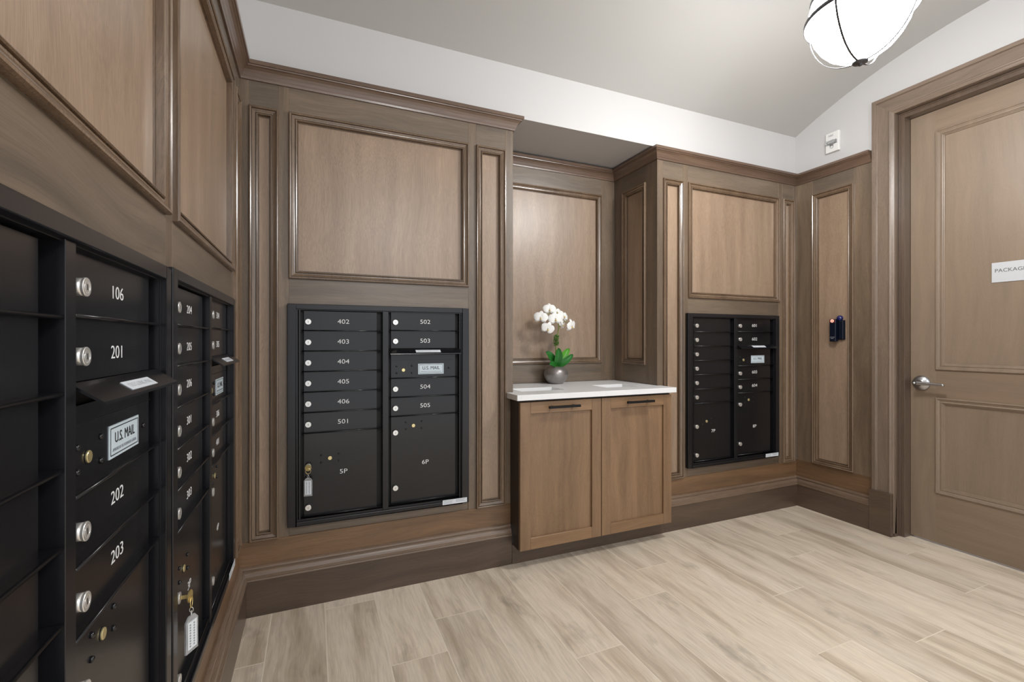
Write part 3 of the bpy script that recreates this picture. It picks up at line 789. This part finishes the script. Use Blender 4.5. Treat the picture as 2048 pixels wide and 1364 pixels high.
# ------------------------------------------------------------------ devices on the right wall
ar = tag(empty('fire_alarm'), 'small white fire alarm strobe high on the white wall left of the door', 'alarm')
fu = lambda y: u(y)
MB().box(FRt, fu(2.020), fu(1.934), 2.400, 2.530, .001, .022).build('housing', GREYPL, ar, bevel=.004, seg=3)
MB().box(FRt, fu(2.012), fu(1.944), 2.449, 2.475, .022, .038).build('strobe_lens', CLEAR, ar, bevel=.004, seg=3)
MB().box(FRt, fu(2.000), fu(1.956), 2.457, 2.466, .0225, .030).box(FRt, fu(1.992), fu(1.966), 2.440, 2.458, .022, .026).build('strobe_reflector', STEEL, ar, bevel=.002)
MB().tube([FRt(fu(1.979) + .010 * math.cos(a), 2.435 + .010 * math.sin(a), .0225) for a in [2 * PI * i / 20 for i in range(20)]], .0015, 6, closed=True).build('sounder_ring', INKG, ar)
text('FIRE', .018, FRt, fu(1.984), 2.508, .0222, INKG, 'lettering', ar)

rd = tag(empty('card_reader'), 'small dark navy card reader with a lit red button beside the door', 'card reader')
NAVY = base_mat('navy_plastic', lin(14, 20, 34), .25)
PD = PANELD
MB().box(FRt, fu(1.992), fu(1.912), 1.164, 1.292, PD + .0005, PD + .010).build('mount_plate', NAVY, rd, bevel=.003, seg=2)
MB().box(FRt, fu(1.990), fu(1.950), 1.152, 1.300, PD + .010, PD + .042).build('reader_body', NAVY, rd, bevel=.005, seg=3)
MB().box(FRt, fu(1.944), fu(1.916), 1.168, 1.290, PD + .010, PD + .022).build('side_cover', NAVY, rd, bevel=.004, seg=3)
MB().lathe(FRt(fu(1.944), 1.305, PD + .002), FRt.N, [(.019, 0), (.019, .006), (.0165, .014), (.010, .020), (0, .022)], 24).build('dome_sensor', BLUE, rd)
MB().box(FRt, fu(1.9875), fu(1.9525), 1.276, 1.299, PD + .042, PD + .0440).build('button', base_mat('red_button', lin(96, 18, 14), .3), rd, bevel=.001)
MB().lathe(FRt(fu(1.970), 1.2875, PD + .0440), FRt.N, [(.0105, 0), (.0105, .0012), (.0060, .0012), (.0060, 0)], 20).build('button_light', REDW, rd)
for z_, a_, b_ in ((1.180, 1.985, 1.955), (1.171, 1.980, 1.962)):
    MB().box(FRt, fu(a_), fu(b_), z_, z_ + .003, PD + .042, PD + .0424).build('reader_lettering', INKG, rd)

# ------------------------------------------------------------------ pendant lamps
def pendant(lx, ly, zr, ztop, label):
    R_ = .180; pn = tag(empty('pendant_lamp'), label, 'lamp', 'milk glass pendants')
    rg = R_ * .93; h = .178
    gp = [(0, -h + .014), (rg * .25, -h + .018), (rg * .45, -h + .030), (rg * .63, -h + .052), (rg * .78, -h + .082), (rg * .90, -h + .118), (rg * .97, -h + .156), (rg, -h + .19), (rg * .985, .05), (rg * .93, .09)]
    MB().lathe((lx, ly, zr), (0, 0, 1), gp, 56).build('glass_shade', GLOBEM, pn)
    MB().lathe((lx, ly, zr), (0, 0, 1), [(R_, -.008), (R_ + .002, -.008), (R_ + .002, .008), (R_, .008), (R_, -.008)], 72).build('metal_ring', BRONZE, pn)
    for az in (187, 277, 7, 97):
        a = math.radians(az); dx, dy = math.cos(a), math.sin(a); vs = []; px, py = -dy, dx
        arc = []
        for i in range(15):
            q = i / 14 * PI / 2
            arc.append((R_ * math.cos(q) ** .85 if i < 14 else .0, -h * math.sin(q) ** 1.25))
        for r_, z_ in arc:
            for wv in (-.0035, .0035):
                for th in (0, .0018):
                    vs.append((lx + dx * (r_ + th) + px * wv, ly + dy * (r_ + th) + py * wv, zr + z_ - th * .6))
        fs = []
        for i in range(len(arc) - 1):
            p = i * 4; r_ = p + 4
            fs += [(p, r_, r_ + 1, p + 1), (p + 2, p + 3, r_ + 3, r_ + 2), (p, p + 2, r_ + 2, r_), (p + 1, r_ + 1, r_ + 3, p + 3)]
        MB().add(vs, fs).build('strap', BRONZE, pn)
    MB().lathe((lx, ly, zr - h), (0, 0, 1), [(0, -.016), (.005, -.015), (.007, -.010), (.010, -.007), (.024, -.004), (.026, .001), (.020, .004), (0, .005)], 28).build('finial', BRONZE, pn)
    MB().lathe((lx, ly, zr), (0, 0, 1), [(rg * .96, .075), (rg * .97, .088), (rg * .85, .135), (rg * .62, .172), (.05, .225), (.015, .24), (.008, .25), (.008, ztop - zr - .03), (.06, ztop - zr - .028), (.065, ztop - zr + .004), (0, ztop - zr + .004)], 32).build('stem_canopy_light_cap', BRONZE, pn)  # unseen dome over the glass, added to hold light off the ceiling
pendant(1.91, 1.10, 2.393, 2.888, 'glowing white glass pendant with dark metal ring and straps, hanging from the ceiling')
pendant(.85, -.95, 2.393, 2.70, 'unseen white glass pendant added behind the viewer as fill light')  # fill lamp put out of view to brighten floor and left wall
